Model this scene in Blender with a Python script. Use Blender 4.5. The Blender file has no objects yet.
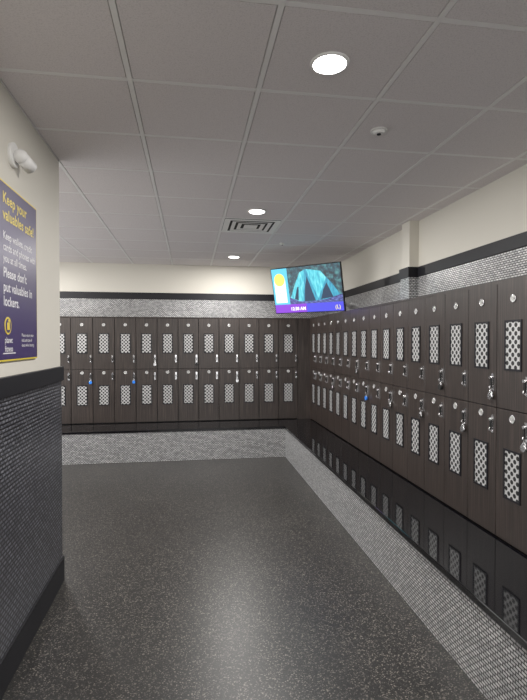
import bpy, bmesh, math, random
from mathutils import Matrix, Vector
random.seed(7)
S=bpy.context.scene
S.view_settings.view_transform='Standard'
S.view_settings.gamma=1.12
S.view_settings.exposure=.75
H=1.65; ZC=2.88; ZB=0.441; ZL=2.025
XL=1.87; YL=7.37; XW=2.3; YW=7.8; XB=1.35; YB=6.75
XLW=-0.88; YE=3.46; XF=-3.2; YN=-2.5
# ---------- materials
def newmat(name):
    m=bpy.data.materials.new(name); m.use_nodes=True
    nt=m.node_tree; b=nt.nodes['Principled BSDF']
    return m,nt,b
def plain(name,col,rough=.5,metal=0,emit=None,es=1,bump=None,spec=.5):
    m,nt,b=newmat(name)
    b.inputs['Base Color'].default_value=(*col,1)
    b.inputs['Roughness'].default_value=rough
    b.inputs['Metallic'].default_value=metal
    b.inputs['Specular IOR Level'].default_value=spec
    if emit:
        b.inputs['Emission Color'].default_value=(*emit,1)
        b.inputs['Emission Strength'].default_value=es
    if bump:
        tc=nt.nodes.new('ShaderNodeTexCoord'); n=nt.nodes.new('ShaderNodeTexNoise')
        n.inputs['Scale'].default_value=bump[0]
        bp=nt.nodes.new('ShaderNodeBump'); bp.inputs['Strength'].default_value=bump[1]; bp.inputs['Distance'].default_value=.002
        nt.links.new(tc.outputs['Object'],n.inputs['Vector']); nt.links.new(n.outputs['Fac'],bp.inputs['Height'])
        nt.links.new(bp.outputs['Normal'],b.inputs['Normal'])
    return m
def mth(nt,op,a,b=None):
    n=nt.nodes.new('ShaderNodeMath'); n.operation=op
    for i,v in enumerate((a,b)):
        if v is None: continue
        if isinstance(v,(int,float)): n.inputs[i].default_value=v
        else: nt.links.new(v,n.inputs[i])
    return n.outputs[0]
def ramp(nt,fac,stops):
    r=nt.nodes.new('ShaderNodeValToRGB'); e=r.color_ramp.elements
    e[0].position=stops[0][0]; e[0].color=(*stops[0][1],1)
    e[1].position=stops[-1][0]; e[1].color=(*stops[-1][1],1)
    for p,c in stops[1:-1]:
        x=e.new(p); x.color=(*c,1)
    nt.links.new(fac,r.inputs[0]); return r.outputs[0]
def world_su(nt):
    g=nt.nodes.new('ShaderNodeNewGeometry'); s=nt.nodes.new('ShaderNodeSeparateXYZ')
    nt.links.new(g.outputs['Position'],s.inputs[0])
    return mth(nt,'ADD',s.outputs[0],s.outputs[1]), s.outputs[2], g.outputs['Position']
def mosaic(name,c1,c2,mort,metal=.5,rough=.3,bw=.05,bh=.017,ms=.0018):
    m,nt,b=newmat(name)
    u,z,_=world_su(nt)
    c=nt.nodes.new('ShaderNodeCombineXYZ'); nt.links.new(u,c.inputs[0]); nt.links.new(z,c.inputs[1])
    br=nt.nodes.new('ShaderNodeTexBrick')
    br.inputs['Color1'].default_value=(*c1,1); br.inputs['Color2'].default_value=(*c2,1); br.inputs['Mortar'].default_value=(*mort,1)
    br.inputs['Scale'].default_value=1; br.inputs['Brick Width'].default_value=bw; br.inputs['Row Height'].default_value=bh
    br.inputs['Mortar Size'].default_value=ms; br.inputs['Mortar Smooth'].default_value=.2; br.inputs['Bias'].default_value=0
    nt.links.new(c.outputs[0],br.inputs['Vector'])
    nt.links.new(br.outputs['Color'],b.inputs['Base Color'])
    b.inputs['Metallic'].default_value=metal; b.inputs['Roughness'].default_value=rough
    bp=nt.nodes.new('ShaderNodeBump'); bp.inputs['Strength'].default_value=.6; bp.inputs['Distance'].default_value=.002; bp.invert=True
    nt.links.new(br.outputs['Fac'],bp.inputs['Height']); nt.links.new(bp.outputs['Normal'],b.inputs['Normal'])
    return m
M_cream=plain('cream_wall_paint',(.67,.64,.565),.7,bump=(120,.15))
M_tile=mosaic('silver_mosaic_tile',(.78,.78,.78),(.40,.40,.41),(.035,.035,.035),metal=.25,rough=.3,bw=.034,bh=.0165,ms=.0036)
M_tile_shaded=mosaic('silver_mosaic_tile_shaded',(.24,.245,.285),(.10,.104,.125),(.014,.014,.018),metal=.35,rough=.3,bw=.042,bh=.021,ms=.0055)  # silver mosaic again, the left wall's shade put into its darker colours
M_black=plain('black_satin',(.005,.005,.008),.5,spec=.3)
M_blackmatte=plain('black_matte',(.005,.005,.005),.7)
M_bench=plain('black_polished_bench',(.004,.004,.005),.05)
M_chrome=plain('brushed_chrome',(.8,.8,.81),.2,1)
M_white=plain('white_plastic',(.82,.81,.79),.4)
M_grid=plain('ceiling_grid_paint',(.84,.82,.81),.5)
M_disc=plain('number_disc',(.5,.5,.48),.4)
M_blue=plain('blue_padlock',(.02,.22,.9),.3)
M_shadowgap=plain('dark_gap',(.03,.03,.03),.8)
# ceiling tile
M_ctile,nt,b=newmat('acoustic_tile')
tc=nt.nodes.new('ShaderNodeTexCoord'); n=nt.nodes.new('ShaderNodeTexNoise'); n.inputs['Scale'].default_value=160; n.inputs['Detail'].default_value=3
nt.links.new(tc.outputs['Object'],n.inputs['Vector'])
nt.links.new(ramp(nt,n.outputs['Fac'],[(.3,(.63,.585,.585)),(.5,(.745,.695,.695)),(.8,(.775,.725,.725))]),b.inputs['Base Color'])
b.inputs['Roughness'].default_value=.9
# floor
M_floor,nt,b=newmat('speckled_rubber_floor')
g=nt.nodes.new('ShaderNodeNewGeometry')
v=nt.nodes.new('ShaderNodeTexVoronoi'); v.inputs['Scale'].default_value=180
nt.links.new(g.outputs['Position'],v.inputs['Vector'])
s=nt.nodes.new('ShaderNodeSeparateColor'); nt.links.new(v.outputs['Color'],s.inputs[0])
c1=ramp(nt,s.outputs[0],[(0,(.006,.0058,.0058)),(.55,(.014,.0136,.0134)),(.82,(.032,.030,.028)),(.92,(.12,.11,.097)),(1,(.22,.20,.17))])
n=nt.nodes.new('ShaderNodeTexNoise'); n.inputs['Scale'].default_value=1.3; n.inputs['Detail'].default_value=5
nt.links.new(g.outputs['Position'],n.inputs['Vector'])
mx=nt.nodes.new('ShaderNodeMix'); mx.data_type='RGBA'; mx.blend_type='MULTIPLY'; mx.inputs[0].default_value=1
nt.links.new(c1,mx.inputs[6]); nt.links.new(ramp(nt,n.outputs['Fac'],[(.3,(.85,.85,.85)),(.7,(1.1,1.1,1.1))]),mx.inputs[7])
sp=nt.nodes.new('ShaderNodeSeparateXYZ'); nt.links.new(g.outputs['Position'],sp.inputs[0])
sx=mth(nt,'ABSOLUTE',mth(nt,'SUBTRACT',mth(nt,'FRACT',mth(nt,'DIVIDE',mth(nt,'ADD',sp.outputs[0],20.35),1.2)),.5))
seam=mth(nt,'LESS_THAN',sx,.0017)
mx2=nt.nodes.new('ShaderNodeMix'); mx2.data_type='RGBA'; nt.links.new(mth(nt,'MULTIPLY',seam,.5),mx2.inputs[0])
nt.links.new(mx.outputs[2],mx2.inputs[6]); mx2.inputs[7].default_value=(.012,.012,.012,1)
nt.links.new(mx2.outputs[2],b.inputs['Base Color'])
b.inputs['Roughness'].default_value=.34
bp=nt.nodes.new('ShaderNodeBump'); bp.inputs['Strength'].default_value=.22; bp.inputs['Distance'].default_value=.002
n2=nt.nodes.new('ShaderNodeTexNoise'); n2.inputs['Scale'].default_value=160; nt.links.new(g.outputs['Position'],n2.inputs['Vector'])
nt.links.new(n2.outputs['Fac'],bp.inputs['Height']); nt.links.new(bp.outputs['Normal'],b.inputs['Normal'])
# wood laminate
M_wood,nt,b=newmat('dark_wood_laminate')
u,z,_=world_su(nt)
c=nt.nodes.new('ShaderNodeCombineXYZ'); nt.links.new(mth(nt,'MULTIPLY',u,100),c.inputs[0]); nt.links.new(mth(nt,'MULTIPLY',z,2.2),c.inputs[2])
n=nt.nodes.new('ShaderNodeTexNoise'); n.inputs['Scale'].default_value=1; n.inputs['Detail'].default_value=5; n.inputs['Roughness'].default_value=.65
nt.links.new(c.outputs[0],n.inputs['Vector'])
nt.links.new(ramp(nt,n.outputs['Fac'],[(.3,(.010,.0066,.0056)),(.5,(.026,.0186,.0158)),(.72,(.070,.051,.043))]),b.inputs['Base Color'])
b.inputs['Roughness'].default_value=.38
# perforated vent
M_perf,nt,b=newmat('perforated_metal')
u,z,_=world_su(nt)
def grid(off):
    a=mth(nt,'SUBTRACT',mth(nt,'FRACT',mth(nt,'ADD',mth(nt,'DIVIDE',u,.050),20+off)),.5)
    c=mth(nt,'SUBTRACT',mth(nt,'FRACT',mth(nt,'ADD',mth(nt,'DIVIDE',z,.050),20+off)),.5)
    return mth(nt,'SQRT',mth(nt,'ADD',mth(nt,'MULTIPLY',a,a),mth(nt,'MULTIPLY',c,c)))
hole=mth(nt,'LESS_THAN',mth(nt,'MINIMUM',grid(0),grid(.5)),.275)
mx=nt.nodes.new('ShaderNodeMix'); mx.data_type='RGBA'; nt.links.new(hole,mx.inputs[0])
mx.inputs[6].default_value=(.55,.55,.55,1); mx.inputs[7].default_value=(.012,.012,.012,1)
nt.links.new(mx.outputs[2],b.inputs['Base Color']); b.inputs['Roughness'].default_value=.4
b.inputs['Metallic'].default_value=.2

# ---------- mesh builder
class MB:
    def __init__(s): s.bm=bmesh.new(); s.mats=[]
    def mi(s,m):
        if m not in s.mats: s.mats.append(m)
        return s.mats.index(m)
    def box(s,x0,x1,y0,y1,z0,z1,m):
        vs=[s.bm.verts.new((x,y,z)) for x in (x0,x1) for y in (y0,y1) for z in (z0,z1)]
        k=s.mi(m)
        for f in ((0,1,3,2),(4,6,7,5),(0,4,5,1),(2,3,7,6),(0,2,6,4),(1,5,7,3)):
            fc=s.bm.faces.new([vs[i] for i in f]); fc.material_index=k
        return vs
    def cyl(s,mat4,r,d,m,seg=20,r2=None):
        k=s.mi(m)
        r_=bmesh.ops.create_cone(s.bm,cap_ends=True,segments=seg,radius1=r,radius2=r if r2 is None else r2,depth=d,matrix=mat4)
        fs={f for v in r_['verts'] for f in v.link_faces}
        for f in fs: f.material_index=k; f.smooth=len(f.verts)==4
    def sph(s,mat4,r,m,seg=20):
        k=s.mi(m)
        r_=bmesh.ops.create_uvsphere(s.bm,u_segments=seg,v_segments=seg//2,radius=r,matrix=mat4)
        for f in {f for v in r_['verts'] for f in v.link_faces}: f.material_index=k; f.smooth=True
    def ring(s,mat4,R,r,m,seg=20,ss=8,arc=2*math.pi):
        k=s.mi(m); full=arc>6.28; N=seg if full else seg+1
        rows=[]
        for i in range(N):
            a=arc*i/seg
            rows.append([s.bm.verts.new(mat4@Vector(((R+r*math.cos(t))*math.cos(a),(R+r*math.cos(t))*math.sin(a),r*math.sin(t)))) for t in [2*math.pi*j/ss for j in range(ss)]])
        for i in range(seg):
            A=rows[i]; B=rows[(i+1)%N]
            for j in range(ss):
                f=s.bm.faces.new((A[j],B[j],B[(j+1)%ss],A[(j+1)%ss])); f.material_index=k; f.smooth=True
    def poly(s,pts,m):
        f=s.bm.faces.new([s.bm.verts.new(p) for p in pts]); f.material_index=s.mi(m)
    def done(s,name,parent=None,mat=None,bevel=0,recalc=True):
        if recalc: bmesh.ops.recalc_face_normals(s.bm,faces=s.bm.faces)
        me=bpy.data.meshes.new(name); s.bm.to_mesh(me); s.bm.free()
        for m in s.mats: me.materials.append(m)
        o=bpy.data.objects.new(name,me); S.collection.objects.link(o)
        if mat is not None: o.matrix_world=mat
        if parent: o.parent=parent
        if bevel:
            b=o.modifiers.new('bevel','BEVEL'); b.width=bevel; b.segments=2; b.limit_method='ANGLE'
        return o
def empty(name,mat=None):
    o=bpy.data.objects.new(name,None); S.collection.objects.link(o); o.empty_display_size=.1
    if mat is not None: o.matrix_world=mat
    return o
def frame(o,x,y,z): 
    m=Matrix.Identity(4)
    for i,c in enumerate((x,y,z,o)):
        for j in range(3): m[j][i]=c[j]
    return m
T=Matrix.Translation
RY=lambda a:Matrix.Rotation(a,4,'Y')
def text(body,size,m,x,y,z,parent,name='lettering',align='LEFT',off=0.0,sc=1.0):
    cu=bpy.data.curves.new(name,'FONT'); cu.body=body; cu.size=size; cu.offset=off; cu.align_x=align
    cu.space_line=1.05; cu.space_character=sc; cu.materials.append(m)
    o=bpy.data.objects.new(name,cu); S.collection.objects.link(o); o.parent=parent; o.location=(x,y,z); return o

# ---------- shell
a=MB(); a.box(XF-.15,XW+.15,YN-.15,YW+.15,-.1,0,M_floor); a.done('floor')
a=MB(); a.box(XF-.15,XW+.15,YN-.15,YW+.15,ZC+.022,ZC+.12,M_shadowgap); 
P=.6096; gx=-.2765; gy=4.78
xs=[gx+P*k for k in range(-6,6)]; ys=[gy+P*k for k in range(-13,7)]
G=.0155
for x in xs:
    for y in ys:
        x0,x1=max(x+G,XF),min(x+P-G,XW); y0,y1=max(y+G,YN),min(y+P-G,YW)
        if x1-x0<.01 or y1-y0<.01: continue
        if abs(x+P/2-.637)<.1 and abs(y+P/2-5.085)<.1: continue
        a.box(x0,x1,y0,y1,ZC,ZC+.02,M_ctile)
for x in xs:
    if XF<x<XW: a.box(x-.012,x+.012,YN,YW,ZC-.002,ZC+.018,M_grid)
for y in ys:
    if YN<y<YW: a.box(XF,XW,y-.012,y+.012,ZC-.0005,ZC+.0178,M_grid)
a.done('ceiling')
a=MB(); a.box(XF,XW+.15,YW,YW+.15,0,ZC+.02,M_cream); a.done('wall_back')
a=MB(); a.box(XW,XW+.15,YN,YW,0,ZC+.02,M_cream); a.done('wall_right')
a=MB(); a.box(XLW-.15,XLW,YN,YE,0,ZC+.02,M_cream); a.box(XF,XLW-.15,YE-.15,YE,0,ZC+.02,M_cream); a.done('wall_left')
CY0,CY1,CX=4.60,4.78,2.2
a=MB(); a.box(CX,XW,CY0,CY1,ZL,ZC+.005,M_cream)
a.box(CX-.008,XW,CY0-.008,CY1+.008,ZL,2.31,M_tile)
a.box(CX-.02,XW,CY0-.02,CY1+.02,2.305,2.41,M_black); a.done('wall_column')
a=MB(); a.box(XW-.008,XW,YN,CY0-.008,1.95,2.31,M_tile); a.box(XW-.008,XW,CY1+.008,YW,1.95,2.31,M_tile)
a.box(XF,XW-.008,YW-.008,YW,1.95,2.33,M_tile); a.done('trim_tile_band')
a=MB(); a.box(XW-.02,XW,YN,CY0-.02,2.31,2.41,M_black); a.done('trim_1',bevel=.003)
a=MB(); a.box(XW-.02,XW,CY1+.02,YW,2.31,2.41,M_black); a.done('trim_2',bevel=.003)
a=MB(); a.box(XF,XW-.028,YW-.02,YW,2.325,2.43,M_black); a.done('trim_3',bevel=.003)
a=MB(); a.box(XLW,XLW+.006,YN,YE,.0,1.39,M_tile_shaded); a.box(XF,XLW+.006,YE,YE+.006,0,1.39,M_tile_shaded); a.done('trim_wainscot_left')
a=MB(); a.box(XLW,XLW+.02,YN,YE+.02,1.386,1.484,M_black); a.box(XF,XLW,YE,YE+.02,1.386,1.484,M_black); a.done('trim_4',bevel=.003)
a=MB(); a.box(XLW,XLW+.016,YN,YE+.016,0,.17,M_black); a.box(XF,XLW,YE,YE+.016,0,.17,M_black); a.done('baseboard_left',bevel=.003)

# ---------- benches
be=empty('locker_room_bench')
a=MB(); a.box(XB,XW-.01,YN,YW-.01,0,ZB-.03,M_tile); a.done('tiled_base',be)
a=MB(); a.box(XB-.012,XW-.01,YN,YW-.01,ZB-.035,ZB,M_bench); a.done('bench_top',be,bevel=.004)
be=empty('locker_room_bench')
a=MB(); a.box(XF,XB-.001,YB,YW-.01,0,ZB-.03,M_tile); a.done('tiled_base',be)
a=MB(); a.box(XF,XB-.0125,YB-.012,YW-.01,ZB-.035,ZB,M_bench); a.done('bench_top',be,bevel=.004)

# ---------- lockers
ZS=1.245
def bank(name,M,doors,u0,u1,locks,dep=.42,first=1):
    e=empty(name,M)
    a=MB(); a.box(u0,u1,ZB,ZL,-dep,-.02,M_blackmatte)
    a.box(u0,u1,ZL-.02,ZL,-dep,0.0,M_wood)
    lo=min(c for c in doors)-.1528; hi=max(doors)+.1528
    if lo-u0>.01: a.box(u0,lo-.002,ZB,ZL-.02,-.03,0,M_wood)
    if u1-hi>.01: a.box(hi+.002,u1,ZB,ZL-.02,-.03,0,M_wood)
    o=a.done('carcass',None); o.parent=e
    d=MB(); v=MB(); h=MB(); nd=MB()
    for i,c in enumerate(doors):
        w=.1528-.003
        for t,(z0,z1) in enumerate(((ZB+.012,ZS-.003),(ZS+.003,ZL-.012))):
            d.box(c-w,c+w,z0,z1,-.02,0,M_wood)
            vz=(.862 if t==0 else 1.63)
            hw,hh=.064,.138
            for q in ((c-hw-.012,c-hw,vz-hh-.012,vz+hh+.012),(c+hw,c+hw+.012,vz-hh-.012,vz+hh+.012),(c-hw,c+hw,vz+hh,vz+hh+.012),(c-hw,c+hw,vz-hh-.012,vz-hh)):
                v.box(q[0],q[1],q[2],q[3],0,.006,M_black)
            v.box(c-hw,c+hw,vz-hh,vz+hh,0,.002,M_perf)
            nz=(1.195 if t==0 else 1.905)
            nd.cyl(T((c,nz,.0015)),.022,.003,M_disc,24)
            nd.ring(T((c,nz,.003)),.022,.0025,M_chrome,20,6)
            lx=c+.122; lz=(1.14 if t==0 else 1.40)
            h.box(lx-.011,lx+.011,lz-.055,lz+.055,0,.006,M_chrome)
            h.cyl(T((lx,lz+.03,.014)),.010,.022,M_chrome,14)
            h.box(lx-.006,lx+.006,lz-.035,lz+.03,.012,.022,M_blackmatte)
            h.ring(T((lx,lz-.035,.014))@RY(math.pi/2),.013,.0035,M_chrome,14,6)
    for m,nm in ((d,'doors'),(v,'vent_panels'),(h,'latches'),(nd,'number_discs')):
        o=m.done(nm,None,bevel=(.0015 if nm=='doors' else 0)); o.parent=e
    for i,c in enumerate(doors):
        for t in (0,1):
            nz=(1.195 if t==0 else 1.905)
            text(str(first+2*i+t),.022,M_blackmatte,c,nz-.008,.0035,e,'number','CENTER')
    for (i,t,mt) in locks:
        c=doors[i]; lx=c+.122; lz=(1.14 if t==0 else 1.40)-.075
        p=MB(); p.cyl(T((lx,lz-.012,.018)),.021,.018,mt,20)
        p.ring(T((lx,lz+.004,.018)),.014,.004,M_chrome,14,8,math.pi)
        p.box(lx-.018,lx-.010,lz-.01,lz+.005,.014,.022,M_chrome); p.box(lx+.010,lx+.018,lz-.01,lz+.005,.014,.022,M_chrome)
        o=p.done('padlock',None); o.parent=e
    return e
MBk=frame((0,YL,0),(1,0,0),(0,0,1),(0,-1,0))
MRt=frame((XL,0,0),(0,-1,0),(0,0,1),(-1,0,0))
db=[-1.57+.309*k for k in range(-5,11)]
bank('locker_bank',MBk,db,XF+.005,XL+.4,[(5,0,M_blue),(7,0,M_blue),(8,1,M_chrome),(10,1,M_blackmatte),(12,0,M_chrome)],.42,1)
dr=[-(2.556+.3055*k) for k in range(-16,16)]
bank('locker_bank',MRt,dr,-(YL-.001),-(YN+.005),[(16,0,M_chrome),(18,0,M_chrome),(17,1,M_chrome),(19,1,M_blackmatte),(20,0,M_chrome),(22,0,M_chrome),(24,0,M_blue),(25,1,M_chrome),(28,0,M_chrome)],.42,101)

# ---------- downlights
M_lens=plain('downlight_lens',(1,1,1),.4,emit=(1,.97,.93),es=9)
LP=[(.612,2.07),(.625,4.49),(.63,6.93),(.637,-.41),(-2.4,4.6),(-2.4,6.6)]  # last three are out of view, added as extra fill light
for i,(x,y) in enumerate(LP):
    e=empty('recessed_downlight',T((x,y,ZC)))
    a=MB(); a.ring(Matrix.Identity(4),.078,.009,M_white,40,8)
    o=a.done('trim_ring'); o.parent=e
    a=MB(); a.cyl(T((0,0,-.004)),.072,.008,M_lens,32); o=a.done('lens'); o.parent=e
    L=bpy.data.lights.new('lamp','AREA'); L.shape='DISK'; L.size=.142; L.energy=(24 if i!=2 else 20); L.color=(1,.97,.935)
    l=bpy.data.objects.new('lamp',L); S.collection.objects.link(l); l.parent=e; l.location=(0,0,-.010)

# ---------- air diffuser
e=empty('ceiling_air_diffuser',T((.637,5.085,ZC)))
a=MB(); w=P/2-.016
a.box(-w,w,-w,w,.012,.018,M_blackmatte)
def sq(r0,r1,z0,z1,m):
    c=[(-1,-1),(1,-1),(1,1),(-1,1)]
    for i in range(4):
        p,q=c[i],c[(i+1)%4]
        a.poly([(p[0]*r0,p[1]*r0,z0),(q[0]*r0,q[1]*r0,z0),(q[0]*r1,q[1]*r1,z1),(p[0]*r1,p[1]*r1,z1)],m)
sq(w,w-.06,-.004,-.004,M_white)
for r in (.205,.14): sq(r,r-.04,-.006,-.002,M_white)
a.box(-.07,.07,-.07,.07,-.008,-.004,M_white)
o=a.done('louvers',recalc=False); o.parent=e
for (x,y,r) in ((1.088,2.677,.048),(1.14,5.9,.036)):
    e=empty('smoke_detector',T((x,y,ZC)))
    a=MB(); a.cyl(T((0,0,-.004)),r,.008,M_white,32); a.cyl(T((0,0,-.014)),r*.55,.014,M_white,32,r*.75); a.cyl(T((0,0,-.023)),r*.25,.006,M_black,16)
    o=a.done('housing'); o.parent=e

# ---------- TV
n_=Vector((-.7071*math.cos(.225),-.7071*math.cos(.225),-math.sin(.225))); xr=Vector((.7071,-.7071,0)); up=n_.cross(xr)
TVc=Vector((1.505,6.14,2.34))
e=empty('wall_mounted_tv',frame(TVc,xr,up,n_))
W,Hh=1.06,.62
a=MB(); a.box(-W/2,W/2,-Hh/2,Hh/2,-.03,.0,M_black); a.box(-.38,.38,-.22,.2,-.055,-.03,M_black)
o=a.done('housing',bevel=.004); o.parent=e
ES=.68
def em(name,c,s=1): return plain(name,(0,0,0),.4,emit=c,es=s*ES)
def emn(name,scale,stops,dist=None,sc=(1,1,1)):
    m,nt,b=newmat(name); b.inputs['Base Color'].default_value=(0,0,0,1); b.inputs['Roughness'].default_value=.3
    tc=nt.nodes.new('ShaderNodeTexCoord'); mp=nt.nodes.new('ShaderNodeMapping'); mp.inputs['Scale'].default_value=sc
    n=nt.nodes.new('ShaderNodeTexNoise'); n.inputs['Scale'].default_value=scale; n.inputs['Detail'].default_value=6
    nt.links.new(tc.outputs['Object'],mp.inputs[0]); nt.links.new(mp.outputs[0],n.inputs['Vector'])
    nt.links.new(ramp(nt,n.outputs['Fac'],stops),b.inputs['Emission Color']); b.inputs['Emission Strength'].default_value=ES
    return m
M_scr=emn('screen_forest',18,[(.35,(.003,.012,.02)),(.5,(.012,.06,.09)),(.7,(.06,.25,.26))])
M_grd=emn('screen_ground',22,[(.35,(.01,.01,.08)),(.5,(.05,.06,.28)),(.7,(.15,.22,.6))],sc=(1,3,1))
M_tent1=emn('screen_tent_light',9,[(.3,(.02,.32,.48)),(.5,(.06,.62,.75)),(.7,(.25,.88,.95))],sc=(4,1,1))
M_tent2=emn('screen_tent_mid',9,[(.3,(.005,.14,.28)),(.5,(.015,.32,.50)),(.7,(.05,.5,.68))],sc=(4,1,1))
M_tent3=em('screen_tent_dark',(.004,.03,.08))
M_pur=em('screen_purple',(.24,.03,.70)); M_pur2=em('screen_blue_purple',(.06,.06,.8)); M_wh=em('screen_white',(1,1.0,1.0),1.3); M_yel=em('screen_yellow',(1,.85,.12),1.2); M_cy=em('screen_cyan',(.10,.65,.95))
a=MB()
sw,sh=W/2-.012,Hh/2-.012
def rect(x0,x1,y0,y1,z,m): a.poly([(x0,y0,z),(x1,y0,z),(x1,y1,z),(x0,y1,z)],m)
rect(-sw,sw,-sh,sh,.001,M_scr)
rect(-.27,sw,-.19,-.09,.0015,M_grd)
rect(-sw,-.27,-sh,sh,.002,M_cy)
rect(-sw,sw,-sh,-.185,.0025,M_pur)
rect(-.02,sw,-sh,-.185,.003,M_pur2)
def P3(pts,z,m): a.poly([(x,y,z) for x,y in pts],m)
P3([(-.25,-.10),(-.16,.08),(-.07,.23),(.02,.262),(.10,.25),(.24,.22),(.38,.06),(.49,-.09),(.30,-.14),(.05,-.16),(-.12,-.15)],.003,M_tent2)
P3([(-.25,-.10),(-.16,.08),(-.07,.23),(.0,.255),(-.02,.12),(-.06,-.155),(-.12,-.15)],.0035,M_tent1)
P3([(.03,.262),(.10,.25),(.24,.22),(.31,.13),(.24,.0),(.17,-.13),(.10,.06)],.0035,M_tent1)
P3([(-.04,-.158),(-.01,.04),(.03,.17),(.07,.04),(.13,-.155)],.004,M_tent3)
P3([(.21,-.14),(.25,-.02),(.31,.07),(.39,-.12)],.004,M_tent3)
P3([(-.19,-.12),(-.13,.04),(-.11,.04),(-.13,-.14)],.004,M_tent3)
rect(-sw+.03,-.31,-.16,.14,.004,M_wh)
a.poly([(-.40+.085*math.cos(t*math.pi/14),.15+.085*math.sin(t*math.pi/14),.005) for t in range(28)],M_yel)
o=a.done('screen_picture',recalc=False); o.parent=e
text('12:38 AM',.06,M_wh,-.27,-.268,.006,e,off=.0015)
text('(L)',.07,M_yel,.40,-.27,.006,e)
text('CARD\nPERKS\nAPP',.042,M_cy,-.40,.0,.006,e,align='CENTER')
a=MB()
def strut(p,q,r,m):
    p=Vector(p);q=Vector(q); dv=q-p
    a.cyl(T((p+q)/2)@dv.to_track_quat('Z','Y').to_matrix().to_4x4(),r,dv.length,m,14)
inv=frame(TVc,xr,up,n_).inverted()
A=inv@Vector((1.57,6.21,2.35)); Bp=inv@Vector((2.275,7.25,2.5)); C=inv@Vector((1.8,7.0,2.42))
strut(A,C,.022,M_black); strut(C,Bp,.022,M_black); a.sph(T(C),.035,M_black)
a.box(-.2,.2,-.15,.15,-.075,-.05,M_black)
wp=inv@frame((2.285,7.25,2.5),(0,-1,0),(0,0,1),(-1,0,0))
vs=a.box(-.06,.06,-.10,.10,-.015,.01,M_black)
for v_ in vs: v_.co=wp@v_.co
o=a.done('mount_arm'); o.parent=e

# ---------- sign on left wall
y0,y1,z0,z1=2.33,2.924,1.558,2.41
e=empty('wall_sign',frame((XLW,y0,z0),(0,1,0),(0,0,1),(1,0,0)))
w,h=y1-y0,z1-z0
M_sp=plain('sign_purple',(.040,.024,.11),.35); M_sy=plain('sign_yellow',(.8,.62,.05),.4); M_sw=plain('sign_white',(.8,.79,.82),.4)
a=MB(); a.box(0,w,0,h,0,.012,M_sy); a.box(.008,w-.008,.008,h-.008,.012,.0135,M_sp)
a.box(.08,.24,.035,.04,.0135,.0145,M_sw)
o=a.done('panel'); o.parent=e
text('Keep your\nvaluables safe!',.074,M_sy,.088,h-.10,.0145,e,off=.0013,sc=1.05)
text('Keep wallets, credit\ncards and phones with\nyou at all times.',.0515,M_sw,.088,h-.27,.0145,e,off=.0008,sc=1.0)
text("Please don't\nput valuables in\nlockers.",.065,M_sw,.088,h-.45,.0145,e,off=.0011,sc=1.02)
text('planet\nfitness',.04,M_sw,.10,.088,.0145,e,off=.0005)
text('Please return your\nlock and take all\nitems when leaving.',.025,M_sw,.33,.12,.0145,e)
a=MB(); a.cyl(T((.14,.17,.0145)),.042,.002,M_sy,30); a.cyl(T((.14,.17,.0155)),.034,.002,M_sp,30); a.box(.125,.155,.15,.185,.0155,.0175,M_sy); a.cyl(T((.148,.194,.0165)),.009,.002,M_sy,12)
o=a.done('logo'); o.parent=e

# ---------- security camera on left wall
e=empty('security_camera',frame((XLW,2.58,2.585),(0,1,0),(0,0,1),(1,0,0)))
a=MB(); a.cyl(T((0,0,.008)),.06,.02,M_white,32); a.cyl(T((0,0,.022)),.024,.02,M_white,20,.02)
a.sph(T((0,-.005,.042)),.036,M_white)
d=Vector((.85,-.34,.30)).normalized(); q=d.to_track_quat('Z','Y').to_matrix().to_4x4()
a.cyl(T(Vector((0,-.005,.042))+d*.045)@q,.034,.08,M_white,24)
a.cyl(T(Vector((0,-.005,.042))+d*.087)@q,.027,.006,M_black,24)
o=a.done('body'); o.parent=e

# ---------- world and camera
w=bpy.data.worlds.new('World'); S.world=w; w.use_nodes=True
w.node_tree.nodes['Background'].inputs[0].default_value=(1,.99,.98,1); w.node_tree.nodes['Background'].inputs[1].default_value=1.3
cd=bpy.data.cameras.new('camera'); cd.sensor_fit='VERTICAL'; cd.sensor_height=36; cd.lens=480/700*36; cd.clip_start=.02
co=bpy.data.objects.new('camera',cd); S.collection.objects.link(co)
co.location=(0,0,H); co.rotation_euler=(math.radians(90-.955),0,math.radians(-8.7))
S.camera=co
